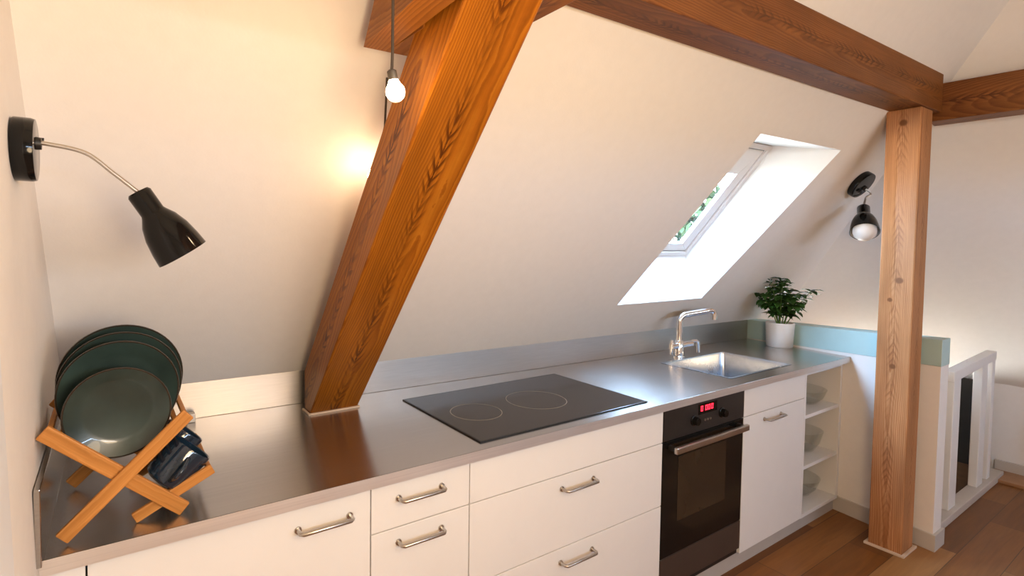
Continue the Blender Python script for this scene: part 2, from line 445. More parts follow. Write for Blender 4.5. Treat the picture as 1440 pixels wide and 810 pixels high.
# skylight: reveal, frame, sash, pane
OFF = .23
def out(p): return V(p) - nS * OFF
up = (O[3] - O[0]).normalized()
def on_off(x, z, off):                          # point on the slope plane pushed outwards by off
    return V((x, (dS - off - nS.x * x - nS.z * z) / nS.y, z))
Wq = [on_off(2.29, 1.462, OFF), on_off(2.98, 1.465, OFF), on_off(3.066, 2.049, OFF), on_off(2.375, 2.049, OFF)]
win = bpy.data.objects.new('window_1', None); place(win, None, Matrix.Translation(sum(Wq, V()) / 4)); win['kind'] = 'structure'
mb = MB()
for i in range(4):
    j = (i + 1) % 4; mb.quad(O[i], O[j], Wq[j], Wq[i])
obj('reveal', mb, M['reveal'], win)
def ring_frame(q, w, d0, d1):
    """picture frame on the quad q, width w inward, from depth d0 to d1 outward"""
    inn = []; ws = w if isinstance(w, tuple) else (w,) * 4          # bottom, right, top, left
    for i in range(4):
        a, p_, nx = q[i - 1], q[i], q[(i + 1) % 4]
        inn.append(p_ + (a - p_).normalized() * ws[i] + (nx - p_).normalized() * ws[i - 1])
    m_ = MB()
    for i in range(4):
        j = (i + 1) % 4
        lo = [q[i] - nS * d0, q[j] - nS * d0, inn[j] - nS * d0, inn[i] - nS * d0]
        hi_ = [v - nS * (d1 - d0) for v in lo]
        m_.hexa(lo + hi_)
    return m_, inn
m_, inn = ring_frame(Wq, .028, -.012, .020); obj('frame', m_, M['trimwhite'], win, bevel=.003)
m_, inn1 = ring_frame(inn, .006, .0, .020); obj('gasket', m_, plain('gasket_grey', (.22, .24, .26), .6, var=.03), win)
m_, inn2 = ring_frame(inn1, (.05, .072, .15, .078), -.004, .020); obj('sash', m_, M['trimwhite'], win, bevel=.003)
mb = MB(); lo = [v - nS * .010 for v in inn2]; mb.hexa(lo + [v - nS * .006 for v in lo]); obj('pane', mb, M['pane'], win)

# baseboards, half-height wall
mb = MB(); mb.box(5.17, 5.187, -4.2, -.30, 0, .085); struct('baseboard_right', mb, M['base'], bevel=.003)
YE, YB = -.40, .626
th = .118
mb = MB(); mb.hexa([(px(YE), YE, 0), (px(YE) + th, YE, 0), (px(YB) + th, YB + .3, 0), (px(YB), YB + .02, 0),
                    (px(YE), YE, .93), (px(YE) + th, YE, .93), (px(YB) + th, YB + .3, .90), (px(YB), YB + .02, .90)])
struct('wall_parapet', mb, M['wall'])
mb = MB()
mb.hexa([(px(YE) - .002, YE - .002, .931), (px(YE) + th + .002, YE - .002, .931), (px(YB) + th, YB + .02, .901), (px(YB) - .002, YB, .901),
         (px(YE) - .002, YE - .002, ptop(YE)), (px(YE) + th + .002, YE - .002, ptop(YE)), (px(YB) + th, YB + .02, ptop(YB)), (px(YB) - .002, YB, ptop(YB))])
struct('trim_2', mb, M['aqua'], bevel=.002)
mb = MB()
mb.hexa([(px(.06) - .013, .06, 0), (px(.06), .06, 0), (px(YE), YE, 0), (px(YE) - .013, YE - .013, 0),
         (px(.06) - .013, .06, .085), (px(.06), .06, .085), (px(YE), YE, .085), (px(YE) - .013, YE - .013, .085)])
mb.hexa([(px(YE) - .013, YE - .013, 0), (px(YE) + th + .013, YE - .013, 0), (px(YE) + th + .013, YE, 0), (px(YE), YE, 0),
         (px(YE) - .013, YE - .013, .085), (px(YE) + th + .013, YE - .013, .085), (px(YE) + th + .013, YE, .085), (px(YE), YE, .085)])
struct('baseboard_parapet', mb, M['base'], bevel=.002)
# stairwell side: panels coloured dark to stand in for its shade
mb = MB(); mb.box(3.74, 5.18, -.06, -.03, 0, .60); mb.box(3.72, 3.74, -.30, -.03, 0, .6); mb.box(5.160, 5.183, -.245, -.06, 0, .606); struct('wall_stairwell_shade', mb, M['stair'])
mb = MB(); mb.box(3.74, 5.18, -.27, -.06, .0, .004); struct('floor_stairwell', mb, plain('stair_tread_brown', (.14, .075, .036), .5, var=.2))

# stair railing
rl = thing('stair_railing', 'white painted timber stair railing behind the end of the half-height wall', 'railing', (4.5, -.32, 0))
ry0, ry1 = -.345, -.295
mb = MB(); mb.hexa([(4.03, ry0, .775), (4.03, ry1, .775), (4.03, ry1, .835), (4.03, ry0, .835), (4.86, ry0, .81), (4.86, ry1, .81), (4.86, ry1, .866), (4.86, ry0, .866)]); obj('top_rail', mb, M['trimwhite'], rl, bevel=.004)
mb = MB(); mb.box(3.82, 5.08, ry0 - .02, ry1, 0, .045); obj('bottom_rail', mb, plain('rail_sill_paint', (.55, .50, .46), .5, var=.05), rl, bevel=.004)
for x0, x1, y0 in ((4.05, 4.17, 0), (4.585, 4.70, 0), (4.80, 4.862, 0)):
    mb = MB(); mb.box(x0, x1, ry0 + .004, ry1 - .004, .045, .80 + (x0 - 4.05) * .03); obj('post', mb, M['trimwhite'], rl, bevel=.004)
mb = MB(); mb.box(4.94, 5.17, -2.4, -.30, 0, .022); tag(obj('floor_step', mb, plain('step_oak', (.30, .15, .07), .45, var=.15), bevel=.004), 'low raised oak strip along the knee wall beyond the stair railing', 'step')

# ------------------------------------------------------------------ timber frame
pt = thing('timber_post', 'upright old pine post standing on the floor at the end of the kitchen', 'post', (3.443, -.268, 0))
x0, x1, y0, y1 = 3.367, 3.518, -.337, -.2
cs = [(x0, y0, .004), (x0, y1, .004), (x1, y1, .004), (x1, y0, .004), (x0, y0, 2.19), (x0, y1, 2.19), (x1, y1, 2.19), (x1, y0, 2.19)]
beam_obj('shaft', cs, M['post'], pt, (3.443, -.268, 0), (0, 0, 1), (1, 0, 0))
mb = MB(); w = .014
mb.box(x0 - w, x1 + w, y0 - w, y0 - .001, 0, .012); mb.box(x0 - w, x0 - .001, y0, y1 + w, 0, .012); mb.box(x1 + .001, x1 + w, y0, y1 + w, 0, .012); mb.box(x0, x1, y1 + .001, y1 + w, 0, .012)
obj('base_trim', mb, M['pinksh'], pt, bevel=.002)

def pyb(x): return -.118 + ED * (x - .5) + .0
xa, xb = 1.0, 3.60
def pf(x): return -.291 + (x - 1.372) * (-.053 / 1.99)
def pk(x): return -.148 + (x - 1.346) * (-.056 / 1.99)
cs = [(xa, pf(xa), 2.19), (xa, pk(xa), 2.19), (xa, pk(xa) + .0, 2.385), (xa, pf(xa), 2.392), (xb, pf(xb), 2.19), (xb, pk(xb), 2.19), (xb, pk(xb), 2.385), (xb, pf(xb), 2.378)]
tag(beam_obj('timber_purlin', cs, M['purlin'], None, (2.3, -.24, 2.29), (1, -.027, 0), (0, 0, 1)), 'long horizontal old pine beam running along the sloped ceiling onto the post', 'beam')

st = thing('timber_strut', 'thick slanted old pine strut rising from the steel worktop left of the hob', 'beam', (.81, .61, H))
KS = 1.141
def sf(z): return .577 - (z - .903) / KS
def sk(z): return .644 - (z - 1.049) / 1.16
zt = 2.40
xs0, xs1 = .717, .899
cs = [(xs0, sf(.904), .904), (xs0, .645, .904), (xs1, .645, .904), (xs1, sf(.904), .904)]
mbs = MB()
wst = frame_mat((.808, .2, 1.45), (0, -1, KS), (1, 0, 0)); inv = wst.inverted()
poly = [(sf(.904), .904), (.645, .904), (.645, 1.048), (sk(zt), zt), (sf(zt), zt)]
a = [mbs.bm.verts.new(inv @ V((xs0, y, z))) for y, z in poly]; c = [mbs.bm.verts.new(inv @ V((xs1, y, z))) for y, z in poly]
mbs.bm.faces.new(a); mbs.bm.faces.new(c[::-1])
for i in range(5): mbs.bm.faces.new([a[i], a[(i + 1) % 5], c[(i + 1) % 5], c[i]])
obj('shaft', mbs, M['strut'], st, world=wst, bevel=.006)
mb = MB(); y0 = sf(.904)
mb.box(xs0 - .006, xs1 + .004, y0 - .010, y0 - .001, H, .907); mb.box(xs0 - .009, xs0 - .001, y0 - .010, .645, H, .907)
obj('base_trim', mb, M['pinksh'], st, bevel=.0015)

wtb = frame_mat((.72, -.8, 2.09), (.066, 1, 0), (1, 0, 0)); itb = wtb.inverted(); mb = MB()
mb.hexa([itb @ V(c_) for c_ in [(.652, -.038, 1.99), (.714, -.041, 1.99), (.714, -.186, 2.20), (.652, -.183, 2.20), (.560, -1.5, 1.99), (.66, -1.5, 1.99), (.66, -1.5, 2.20), (.560, -1.5, 2.20)]])
mb.hexa([itb @ V(c_) for c_ in [(.714, -.041, 1.99), (.80, -.045, 1.99), (.80, -.19, 2.20), (.714, -.186, 2.20), (.714, -.22, 1.99), (.80, -.22, 1.99), (.80, -.32, 2.20), (.714, -.32, 2.20)]])
tag(obj('timber_tie_beam', mb, M['tie'], None, world=wtb), 'old pine beam with slanted cut end above the lit pendant bulb', 'beam')
cs = [(.902, -.225, 2.05), (.997, -.225, 2.05), (.997, -.225, 2.26), (.902, -.225, 2.26), (.902, -1.5, 2.05), (.999, -1.5, 2.05), (.999, -1.5, 2.26), (.902, -1.5, 2.26)]
tag(beam_obj('timber_tie_beam', cs, M['tie'], None, (.95, -.8, 2.15), (0, 1, 0), (0, 0, 1)), 'pine beam fixed to the top of the slanted strut where the long beam starts', 'beam')
cs = [(3.603, -.30, 2.152), (3.75, -.28, 2.152), (3.75, -.28, 2.335), (3.603, -.30, 2.335), (3.69, -1.5, 2.152), (3.84, -1.5, 2.152), (3.84, -1.5, 2.335), (3.69, -1.5, 2.335)]
tag(beam_obj('timber_tie_beam', cs, M['purlin'], None, (3.7, -.9, 2.24), (0, 1, 0), (0, 0, 1)), 'old pine cross beam meeting the long beam beside the top of the post', 'beam')

# ------------------------------------------------------------------ worktop
wt = thing('worktop', 'long brushed stainless steel worktop along the sloped wall with raised back edge', 'worktop', (1.8, .3, H - .032))
sx0, sx1, sy0, sy1 = 2.553, 3.118, .085, .447                           # sink opening
def sbk(x): return .437 + (x - 2.553) * .02
T = .032
so = [(sx0, sy0), (sx1, sy0), (sx1, sy1 + .01), (sx0, sy1 - .005)]
outer = [(.001, 0), (px(0) - .002, 0), (px(.62) - .004, yb(3.72)), (.001, yb(0))]
mb = MB()
def zq(z):
    return [mb.bm.verts.new((x, y, z)) for x, y in outer], [mb.bm.verts.new((x, y, z)) for x, y in so]
to, ti = zq(H); bo, bi = zq(H - T)
for i in range(4):
    j = (i + 1) % 4
    mb.bm.faces.new([to[i], to[j], ti[j], ti[i]]); mb.bm.faces.new([bo[i], bi[i], bi[j], bo[j]])
    mb.bm.faces.new([ti[i], ti[j], bi[j], bi[i]])
    if i: mb.bm.faces.new([to[i], bo[i], bo[j], to[j]])
uv_planar(obj('top', mb, M['steel'], wt))
mb = MB(); mb.box(.001, px(0) - .002, -.0012, .0, H - T, H - .0005); obj('front_edge', mb, M['steeledge'], wt)
mb = MB(); d = .018
mb.hexa([(.001, yb(0), H), (px(.62) - .004, yb(3.72), H), (px(.62) - .004, yb(3.72) + d, H), (.001, yb(0) + d, H),
         (.001, yb(0), BT), (px(.62) - .004, yb(3.72), BT), (px(.62) - .004, yb(3.72) + d, BT), (.001, yb(0) + d, BT)])
obj('upstand', mb, M['steel2'], wt, bevel=.0015)
mb = MB(); mb.box(.0015, .012, -.03, yb(0), H + .0005, 1.05); obj('side_upstand', mb, steel('polished_steel_side', (.50, .48, .45), .16), wt, bevel=.0015)

# sink
sk_ = thing('kitchen_sink', 'rectangular stainless steel sink basin let into the worktop under the tap', 'sink', (2.83, .26, H - .18))
mb = MB(); g = .0015
def rr(x0, x1, y0, y1, r, n=5):
    pts = []
    for cx_, cy_, a0 in ((x1 - r, y0 + r, -90), (x1 - r, y1 - r, 0), (x0 + r, y1 - r, 90), (x0 + r, y0 + r, 180)):
        for i in range(n + 1):
            a = math.radians(a0 + 90 * i / n); pts.append((cx_ + r * math.cos(a), cy_ + r * math.sin(a)))
    return pts
lv = []
for z, ins, r in ((H + .0012, -.010, .016), (H + .0012, .004, .02), (H - .012, .007, .022), (H - .155, .014, .03), (H - .172, .034, .02), (H - .176, .10, .02)):
    ps = rr(sx0 + ins, sx1 - ins, sy0 + ins, sy1 - ins, r); lv.append([mb.bm.verts.new((x, y + (.012 * (x - 2.55) if y > .26 else 0), z)) for x, y in ps])
for a, c in zip(lv, lv[1:]):
    for i in range(len(a)): mb.bm.faces.new([a[i], a[(i + 1) % len(a)], c[(i + 1) % len(a)], c[i]])
mb.bm.faces.new(lv[-1])
obj('basin', mb, M['sink'], sk_, smooth=40)
mb = MB(); mb.lathe([(0, 0), (.032, 0), (.040, .003), (.042, 0)], 28, Matrix.Translation((2.83, .26, H - .1755))); obj('drain', mb, M['chrome'], sk_, smooth=40)
for dx in (-.014, .014):
    mb = MB(); mb.lathe([(0, .0), (.0075, 0), (.0075, .002)], 14, Matrix.Translation((2.66 + dx, sy1 - .0105 , H - .052)) @ Matrix.Rotation(PI / 2, 4, 'X'))
    obj('overflow_hole', mb, M['blackmatt'], sk_)

# tap
tp = thing('kitchen_tap', 'chrome mixer tap with angled swivel spout standing behind the sink', 'tap', (2.762, .492, H))
bx, by = 2.762, .492
mb = MB(); mb.lathe([(0, 0), (.031, 0), (.031, .006), (.026, .010), (.025, .0)], 28, Matrix.Translation((bx, by, H))); obj('base', mb, M['chrome'], tp, smooth=40)
mb = MB(); mb.lathe([(.0, .008), (.024, .008), (.024, .088), (.020, .094), (0, .092)], 28, Matrix.Translation((bx, by, H))); obj('body', mb, M['chrome'], tp, smooth=40)
pts = [(bx, by, H + .09), (bx, by, H + .20)]
dxs, dys = .93, -.36
for i in range(7):
    a = PI / 2 * i / 6; pts.append((bx + dxs * .045 * (1 - math.cos(a)), by + dys * .045 * (1 - math.cos(a)), H + .20 + .038 * math.sin(a)))
pts += [(bx + dxs * .10, by + dys * .10, H + .245), (bx + dxs * .19, by + dys * .19, H + .258)]
for i in range(1, 6):
    a = PI / 2 * i / 5; pts.append((bx + dxs * (.19 + .025 * math.sin(a)), by + dys * (.19 + .025 * math.sin(a)), H + .258 - .025 * (1 - math.cos(a))))
pts.append((bx + dxs * .215, by + dys * .215, H + .205))
mb = MB(); mb.tube(pts, .0165, 18); obj('spout', mb, M['chrome'], tp, smooth=50)
mb = MB(); mb.tube([(bx - .055, by + .01, H + .062), (bx + .085, by - .02, H + .072)], .018, 14); obj('crossbody', mb, M['chrome'], tp, smooth=50)
mb = MB(); mb.tube([(bx + .082, by - .02, H + .085), (bx + .115, by - .028, H + .086), (bx + .128, by - .031, H + .078), (bx + .130, by - .032, H + .02)], .0105, 10); obj('lever', mb, M['chrome'], tp, smooth=50)
mb = MB(); mb.tube([(bx - .052, by + .01, H + .098), (bx - .055, by + .01, H + .055), (bx - .055, by + .01, H + .02)], .009, 10); obj('side_spray', mb, M['chrome'], tp, smooth=50)

# hob
hb = thing('hob', 'black glass ceramic hob with ring markings set on the steel worktop', 'hob', (1.483, .30, H))
mb = MB(); mb.box(1.083, 1.884, .048, .557, H + .0002, H + .0045); obj('glass_plate', mb, M['hobglass'], hb, bevel=.0012)
mb = MB()
for x0, x1, y0, y1 in ((1.079, 1.888, .044, .0475), (1.079, 1.888, .5575, .561), (1.079, 1.0825, .0475, .5575), (1.8845, 1.888, .0475, .5575)): mb.box(x0, x1, y0, y1, H + .0002, H + .0042)
obj('edge_trim', mb, M['hobedge'], hb)
for cx_, cy_, r in ((1.237, .288, .094), (1.527, .288, .118)):
    mb = MB(); mb.lathe([(r - .0018, 0), (r + .0018, 0), (r + .0018, .0003), (r - .0018, .0003), (r - .0018, 0)], 72, Matrix.Translation((cx_, cy_, H + .0046))); obj('cooking_zone_ring', mb, M['hobring'], hb)

# ------------------------------------------------------------------ cabinets
YC = .022
FT = .019
ZT = .8635
def handle(parent, x0, x1, z, tilt=.004):
    mb = MB()
    y = YC - .030
    pts = [(x0, YC, z), (x0, y + .006, z), (x0 + .006, y, z), (x1 - .006, y, z), (x1, y + .006, z), (x1, YC, z)]
    mb.tube(pts, .0052, 10)
    for x in (x0, x1): mb.tube([(x, YC - .0002, z), (x, YC - .004, z)], .009, 12)
    return obj('handle', mb, M['nickel'], parent, smooth=50)
def front(name, x0, x1, z0, z1, parent):
    mb = MB(); g = .0016
    mb.box(x0 + g, x1 - g, YC, YC + FT, z0 + g, z1 - g)
    return obj(name, mb, M['cab'], parent, bevel=.0014)
def carcass(x0, x1, parent, z0=.088):
    mb = MB(); t = .0165; y0, y1 = YC + FT + .001, .56
    mb.box(x0 + .001, x0 + t, y0, y1, z0, .8655); mb.box(x1 - t, x1 - .001, y0, y1, z0, .8655)
    mb.box(x0 + t, x1 - t, y0, y1, z0, z0 + t); mb.box(x0 + t, x1 - t, y1 - .008, y1, z0 + t, .8655); mb.box(x0 + t, x1 - t, y0, y0 + .03, .849, .8655)
    return obj('carcass', mb, M['gap'], parent)
Z1, Z2, Z0 = .731, .4755, .088
X1, X2, X3, X4, X5, X6 = .7024, 1.0245, 1.961, 2.5594, 3.1494, 3.585
XS = .078
mb = MB(); mb.box(.014, XS - .002, YC, YC + .5, Z0, ZT); tag(obj('filler_panel', mb, M['cab'], bevel=.0014), 'narrow white filler panel between left wall and first cabinet', 'panel')
c1 = thing('base_cabinet', 'wide white cabinet front with one bar handle below the dish rack', 'cabinet', (.4, .3, Z0))
carcass(XS, X1, c1); d1 = front('door', XS, X1, Z0, ZT - .004, c1); handle(d1, .507, .642, .804)
c2 = thing('base_cabinet', 'narrow white drawer cabinet with two bar handles left of the hob drawers', 'cabinet', (.86, .3, Z0))
carcass(X1, X2, c2)
for z0, z1, hz in ((Z1, ZT, .813), (Z2, Z1, .689), (Z0, Z2, .43)):
    f = front('drawer', X1, X2, z0, z1, c2); handle(f, .785, .924, hz)
c3 = thing('base_cabinet', 'widest white drawer cabinet directly under the black hob', 'cabinet', (1.49, .3, Z0))
carcass(X2, X3, c3)
front('top_panel', X2, X3, Z1, ZT, c3)
for z0, z1, hz in ((Z2, Z1, .684), (Z0, Z2, .426)):
    f = front('drawer', X2, X3, z0, z1, c3); handle(f, 1.408, 1.562, hz)
c4 = thing('base_cabinet', 'white cupboard with a small handle between the oven and open shelves', 'cabinet', (2.85, .3, Z0))
carcass(X4, X5, c4)
front('top_panel', X4, X5, Z1, ZT - .002, c4)
d4 = front('door', X4, X5, Z0, Z1, c4); handle(d4, 2.742, 2.90, .693)

# oven
ov = thing('oven', 'black built-in oven with red clock display and steel handle', 'oven', (2.26, .3, Z0))
OX0, OX1 = X3 + .003, X4 - .003
mb = MB(); mb.box(OX0 + .012, OX1 - .012, YC + .02, .56, .105, .86); obj('housing', mb, M['blackmatt'], ov)
mb = MB(); mb.box(OX0, OX1, YC - .001, YC + .019, .733, .862); pn = obj('control_panel', mb, M['ovenpanel'], ov, bevel=.0015)
for x in (2.165, 2.372):
    mb = MB(); mb.lathe([(0, 0), (.022, 0), (.022, .003), (.0175, .005), (.0165, .022), (.014, .0245), (0, .0245)], 28, Matrix.Translation((x, YC - .0012, .787)) @ Matrix.Rotation(PI / 2, 4, 'X'))
    k_ = obj('knob', mb, M['black'], pn, smooth=35)
    mb = MB(); mb.box(x - .0185, x - .0150, YC - .022, YC - .004, .775, .799); obj('knob_ring', mb, M['nickel'], k_) if False else mb.bm.free()
mb = MB(); mb.box(2.196, 2.335, YC - .002, YC - .0012, .804, .848); obj('display_window', mb, M['black'], pn)
# seven segment clock digits
SEG = {'0': 'abcdef', '1': 'bc', '2': 'abged', '8': 'abcdefg', '-': 'g'}
mb = MB()
def seg(x, z, w, h, s_):
    t = .0032
    for c_ in SEG[s_]:
        bxs = dict(a=(x, x + w, z + h - t, z + h), d=(x, x + w, z, z + t), g=(x, x + w, z + h / 2 - t / 2, z + h / 2 + t / 2),
                   f=(x, x + t, z + h / 2, z + h), e=(x, x + t, z, z + h / 2), b=(x + w - t, x + w, z + h / 2, z + h), c=(x + w - t, x + w, z, z + h / 2))[c_]
        mb.box(bxs[0], bxs[1], YC - .0026, YC - .0019, bxs[2], bxs[3])
for ch, x in (('0', 2.214), ('0', 2.246), ('0', 2.266), ('0', 2.289)): seg(x, .817, .0145, .022, ch)
obj('clock_digits', mb, M['red'], pn)
for x in (2.246, 2.266, 2.286):
    mb = MB(); mb.lathe([(0, 0), (.005, 0), (.005, .003), (0, .003)], 14, Matrix.Translation((x, YC - .0012, .776)) @ Matrix.Rotation(PI / 2, 4, 'X')); obj('button', mb, M['nickel'], pn, smooth=35)
mb = MB(); mb.box(OX0, OX1, YC, YC + .019, .252, .729); dr = obj('door', mb, M['black'], ov, bevel=.0015)
mb = MB(); mb.box(2.066, 2.418, YC - .0012, YC - .0002, .385, .655); obj('window', mb, M['ovenglass'], dr)
mb = MB(); mb.box(1.985, 2.52, YC - .050, YC - .032, .692, .720); hd = obj('handle', mb, M['nickel'], dr, bevel=.005)
for x in (1.995, 2.495):
    mb = MB(); mb.box(x, x + .018, YC - .034, YC, .697, .715); obj('handle_mount', mb, M['blackmatt'], hd, bevel=.002)
mb = MB(); mb.box(OX0, OX1, YC - .0005, YC + .019, .118, .249); obj('lower_panel', mb, M['ovenstrip'], ov, bevel=.0015)
mb = MB(); mb.box(OX0, OX1, YC + .012, YC + .02, .0895, .1165); obj('vent_gap', mb, M['blackmatt'], ov)

# open shelf unit
su = thing('shelf_unit', 'white open shelf cabinet with two shelves at the end of the kitchen run', 'shelf', (3.37, .3, Z0))
t = .016
mb = MB(); mb.box(X5, X5 + t, YC, .56, Z0, .8655); obj('side_panel', mb, M['cab'], su, bevel=.001)
mb = MB(); mb.box(X6 - t, X6, YC, .56, Z0, .8655); obj('side_panel', mb, M['cab'], su, bevel=.001)
mb = MB(); mb.box(X5 + t, X6 - t, YC, .56, Z0, Z0 + t + .004); obj('bottom_panel', mb, M['cab'], su, bevel=.001)
mb = MB(); mb.box(X5 + t, X6 - t, YC, .56, .848, .8655); obj('top_panel', mb, M['cab'], su, bevel=.001)
mb = MB(); mb.box(X5 + t, X6 - t, .55, .56, Z0 + t, .848); obj('back_panel', mb, M['carc'], su)
for z in (.352, .624):
    mb = MB(); mb.box(X5 + t, X6 - t, YC + .004, .55, z - .009, z + .009); obj('shelf', mb, M['cab'], su, bevel=.001)
mb = MB(); mb.hexa([(X6 + .001, YC + .014, Z0), (px(.036) - .002, YC + .014, Z0), (px(.056) - .002, YC + .034, Z0), (X6 + .001, YC + .034, Z0),
                    (X6 + .001, YC + .014, .866), (px(.036) - .002, YC + .014, .866), (px(.056) - .002, YC + .034, .866), (X6 + .001, YC + .034, .866)])
tag(obj('filler_panel', mb, M['cab'], bevel=.001), 'narrow white filler strip between the open shelves and half-height wall', 'panel')
mb = MB(); mb.box(.014, px(.06) - .016, .054, .070, 0, .0865); tag(obj('plinth', mb, M['plinth']), 'long grey plinth board along the floor under the cabinets', 'plinth')

# glassware on the shelves
def glass_bowl(x, y, z, r, h, label, name='glass_bowl', cat='bowl'):
    mb = MB(); mb.lathe([(0, .001), (r * .5, .001), (r * .62, .006), (r * .86, h * .45), (r, h), (r - .004, h), (r * .84, h * .45), (r * .58, .011), (0, .010)], 36, Matrix.Translation((x, y, z)))
    return tag(obj(name, mb, M['glass'], smooth=60), label, cat)
def tumbler(x, y, z, r, h, label):
    mb = MB(); mb.lathe([(0, .001), (r * .82, .001), (r, h), (r - .003, h), (r * .78, .009), (0, .009)], 30, Matrix.Translation((x, y, z)))
    return tag(obj('glass_tumbler', mb, M['glass'], smooth=60), label, 'glass')
glass_bowl(3.425, .165, .633, .13, .085, 'wide clear glass bowl on the upper open shelf')
glass_bowl(3.425, .165, .361, .12, .12, 'deep clear glass bowl on the middle open shelf')
glass_bowl(3.42, .18, .108, .13, .10, 'clear glass bowl on the lowest board of the open shelves')

# ------------------------------------------------------------------ dish rack with plates and mugs
rk = thing('dish_rack', 'folding bamboo dish rack with crossed legs in the left corner of the worktop', 'dish rack', (.15, .18, H))
def wood_bar(name, p, q, w, h, upv, parent, ext=0.):
    p, q = V(p), V(q); wm = frame_mat((p + q) / 2, q - p, upv); L_ = (q - p).length / 2 + ext
    mb = MB(); mb.box(-L_, L_, -w / 2, w / 2, -h / 2, h / 2)
    return obj(name, mb, M['bamboo'], parent, world=wm, bevel=.0022)
YF, YR = .045, .315
for y, s in ((YF, 1), (YR, -1)):
    # long leg A, leg B behind it, short leg C
    wood_bar('leg', (.040, y - .0065 * s, .9175), (.266, y - .0065 * s, 1.1285), .011, .029, (-.68, 0, .73), rk, .004)
    wood_bar('leg', (.012, y + .0065 * s, 1.131), (.257, y + .0065 * s, .9145), .011, .031, (.66, 0, .75), rk, .004)
    wood_bar('leg', (.166, y + .019 * s, .9125), (.317, y + .019 * s, .985), .011, .024, (-.43, 0, .9), rk, .004)
def dowel(p, name='slat', w=.011, h=.011):
    return wood_bar(name, (p[0], YF + .026, p[1]), (p[0], YR - .026, p[1]), w, h, (0, 0, 1), rk, .0)
def along(a, c, ts):
    return [(a[0] + (c[0] - a[0]) * t_, a[1] + (c[1] - a[1]) * t_) for t_ in ts]
for p in along((.262, 1.128), (.155, 1.028), (0.03, .2, .38, .56, .74)): dowel((p[0] + .008, p[1] - .013))
for p in along((.016, 1.131), (.135, 1.026), (0.03, .2, .38, .56, .74)): dowel((p[0] - .004, p[1] - .014))
for p in along((.314, .986), (.215, .937), (.02, .28, .56, .84)): dowel((p[0] + .004, p[1] - .008))

def plate(x, y, z, r, lean, label, dish=.018, roll=0.):
    """standing plate, face towards -y; z = height of the lowest rim point"""
    ptm = Matrix.Translation((x, y, z + r * math.cos(math.radians(lean)))) @ Matrix.Rotation(math.radians(90 + lean), 4, 'X')
    o = bpy.data.objects.new('dinner_plate', None); o['label'] = label; o['category'] = 'plate'; o['group'] = 'plates in the dish rack'
    place(o, None, ptm)
    mb = MB(); d = dish
    mb.lathe([(0, .0), (r * .62, .0), (r * .72, .004), (r * .90, d * .8), (r - .004, d), (r - .0045, d - .004), (r * .88, d * .8 - .005), (r * .72, -.002), (r * .66, -.005), (0, -.005)], 72)
    w = mb; obj('dish', w, M['plate'], o, smooth=40, world=ptm)
    mb = MB()
    mb.lathe([(r - .0045, d - .0042), (r - .0038, d + .0004), (r - .001, d + .001), (r, d - .0015), (r - .0015, d - .004), (r - .0045, d - .0042)], 72)
    obj('rim', mb, M['platerim'], o, smooth=60, world=ptm)
    return o
plate(.138, .112, 1.038, .1025, 5, 'front most small green glazed plate standing in the bamboo dish rack')
plate(.142, .172, 1.050, .1205, 5, 'middle green glazed plate standing behind the small plate in the rack')
plate(.146, .215, 1.052, .1265, 5, 'large dark plate second from the back of the dish rack')
plate(.148, .255, 1.054, .1310, 5, 'rear most dark plate nearest the corner in the dish rack')

def mug(x, y, z, r, h, tilt, rotz, label):
    m0 = Matrix.Translation((x, y, z)) @ Matrix.Rotation(rotz, 4, 'Z') @ Matrix.Rotation(tilt, 4, 'Y') @ Matrix.Rotation(math.radians(-98), 4, 'Z')
    o = bpy.data.objects.new('mug', None); o['label'] = label; o['category'] = 'mug'; o['group'] = 'mugs in the dish rack'
    place(o, None, m0)
    mb = MB(); mb.lathe([(0, 0), (r * .78, 0), (r * .95, .006), (r, .02), (r, h - .003), (r - .0015, h), (r - .004, h - .002), (r - .0045, .02), (r * .8, .008), (0, .007)], 40)
    obj('body', mb, M['mug'], o, smooth=40, world=m0)
    mb = MB(); pts = [(r - .003 + .030 * math.sin(PI * i / 10), 0, h * .2 + h * .6 * i / 10) for i in range(11)]
    mb.tube(pts, .0055, 10); obj('handle', mb, M['mug'], o, smooth=60, world=m0)
    return o
mug(.222, .105, .962, .050, .092, math.radians(42), math.radians(4), 'dark blue glazed mug lying in front in the lower dish rack')
mug(.224, .235, .962, .050, .092, math.radians(42), math.radians(6), 'dark blue mug lying further back in the lower dish rack')
mb = MB(); mb.box(.334, .362, .70, .735, H + .0002, H + .03)
tag(obj('small_white_block', mb, M['whiteblock'], bevel=.004), 'small white block on the worktop behind the dish rack', 'block')  # plain block standing in for an unidentified pale spot by the rack

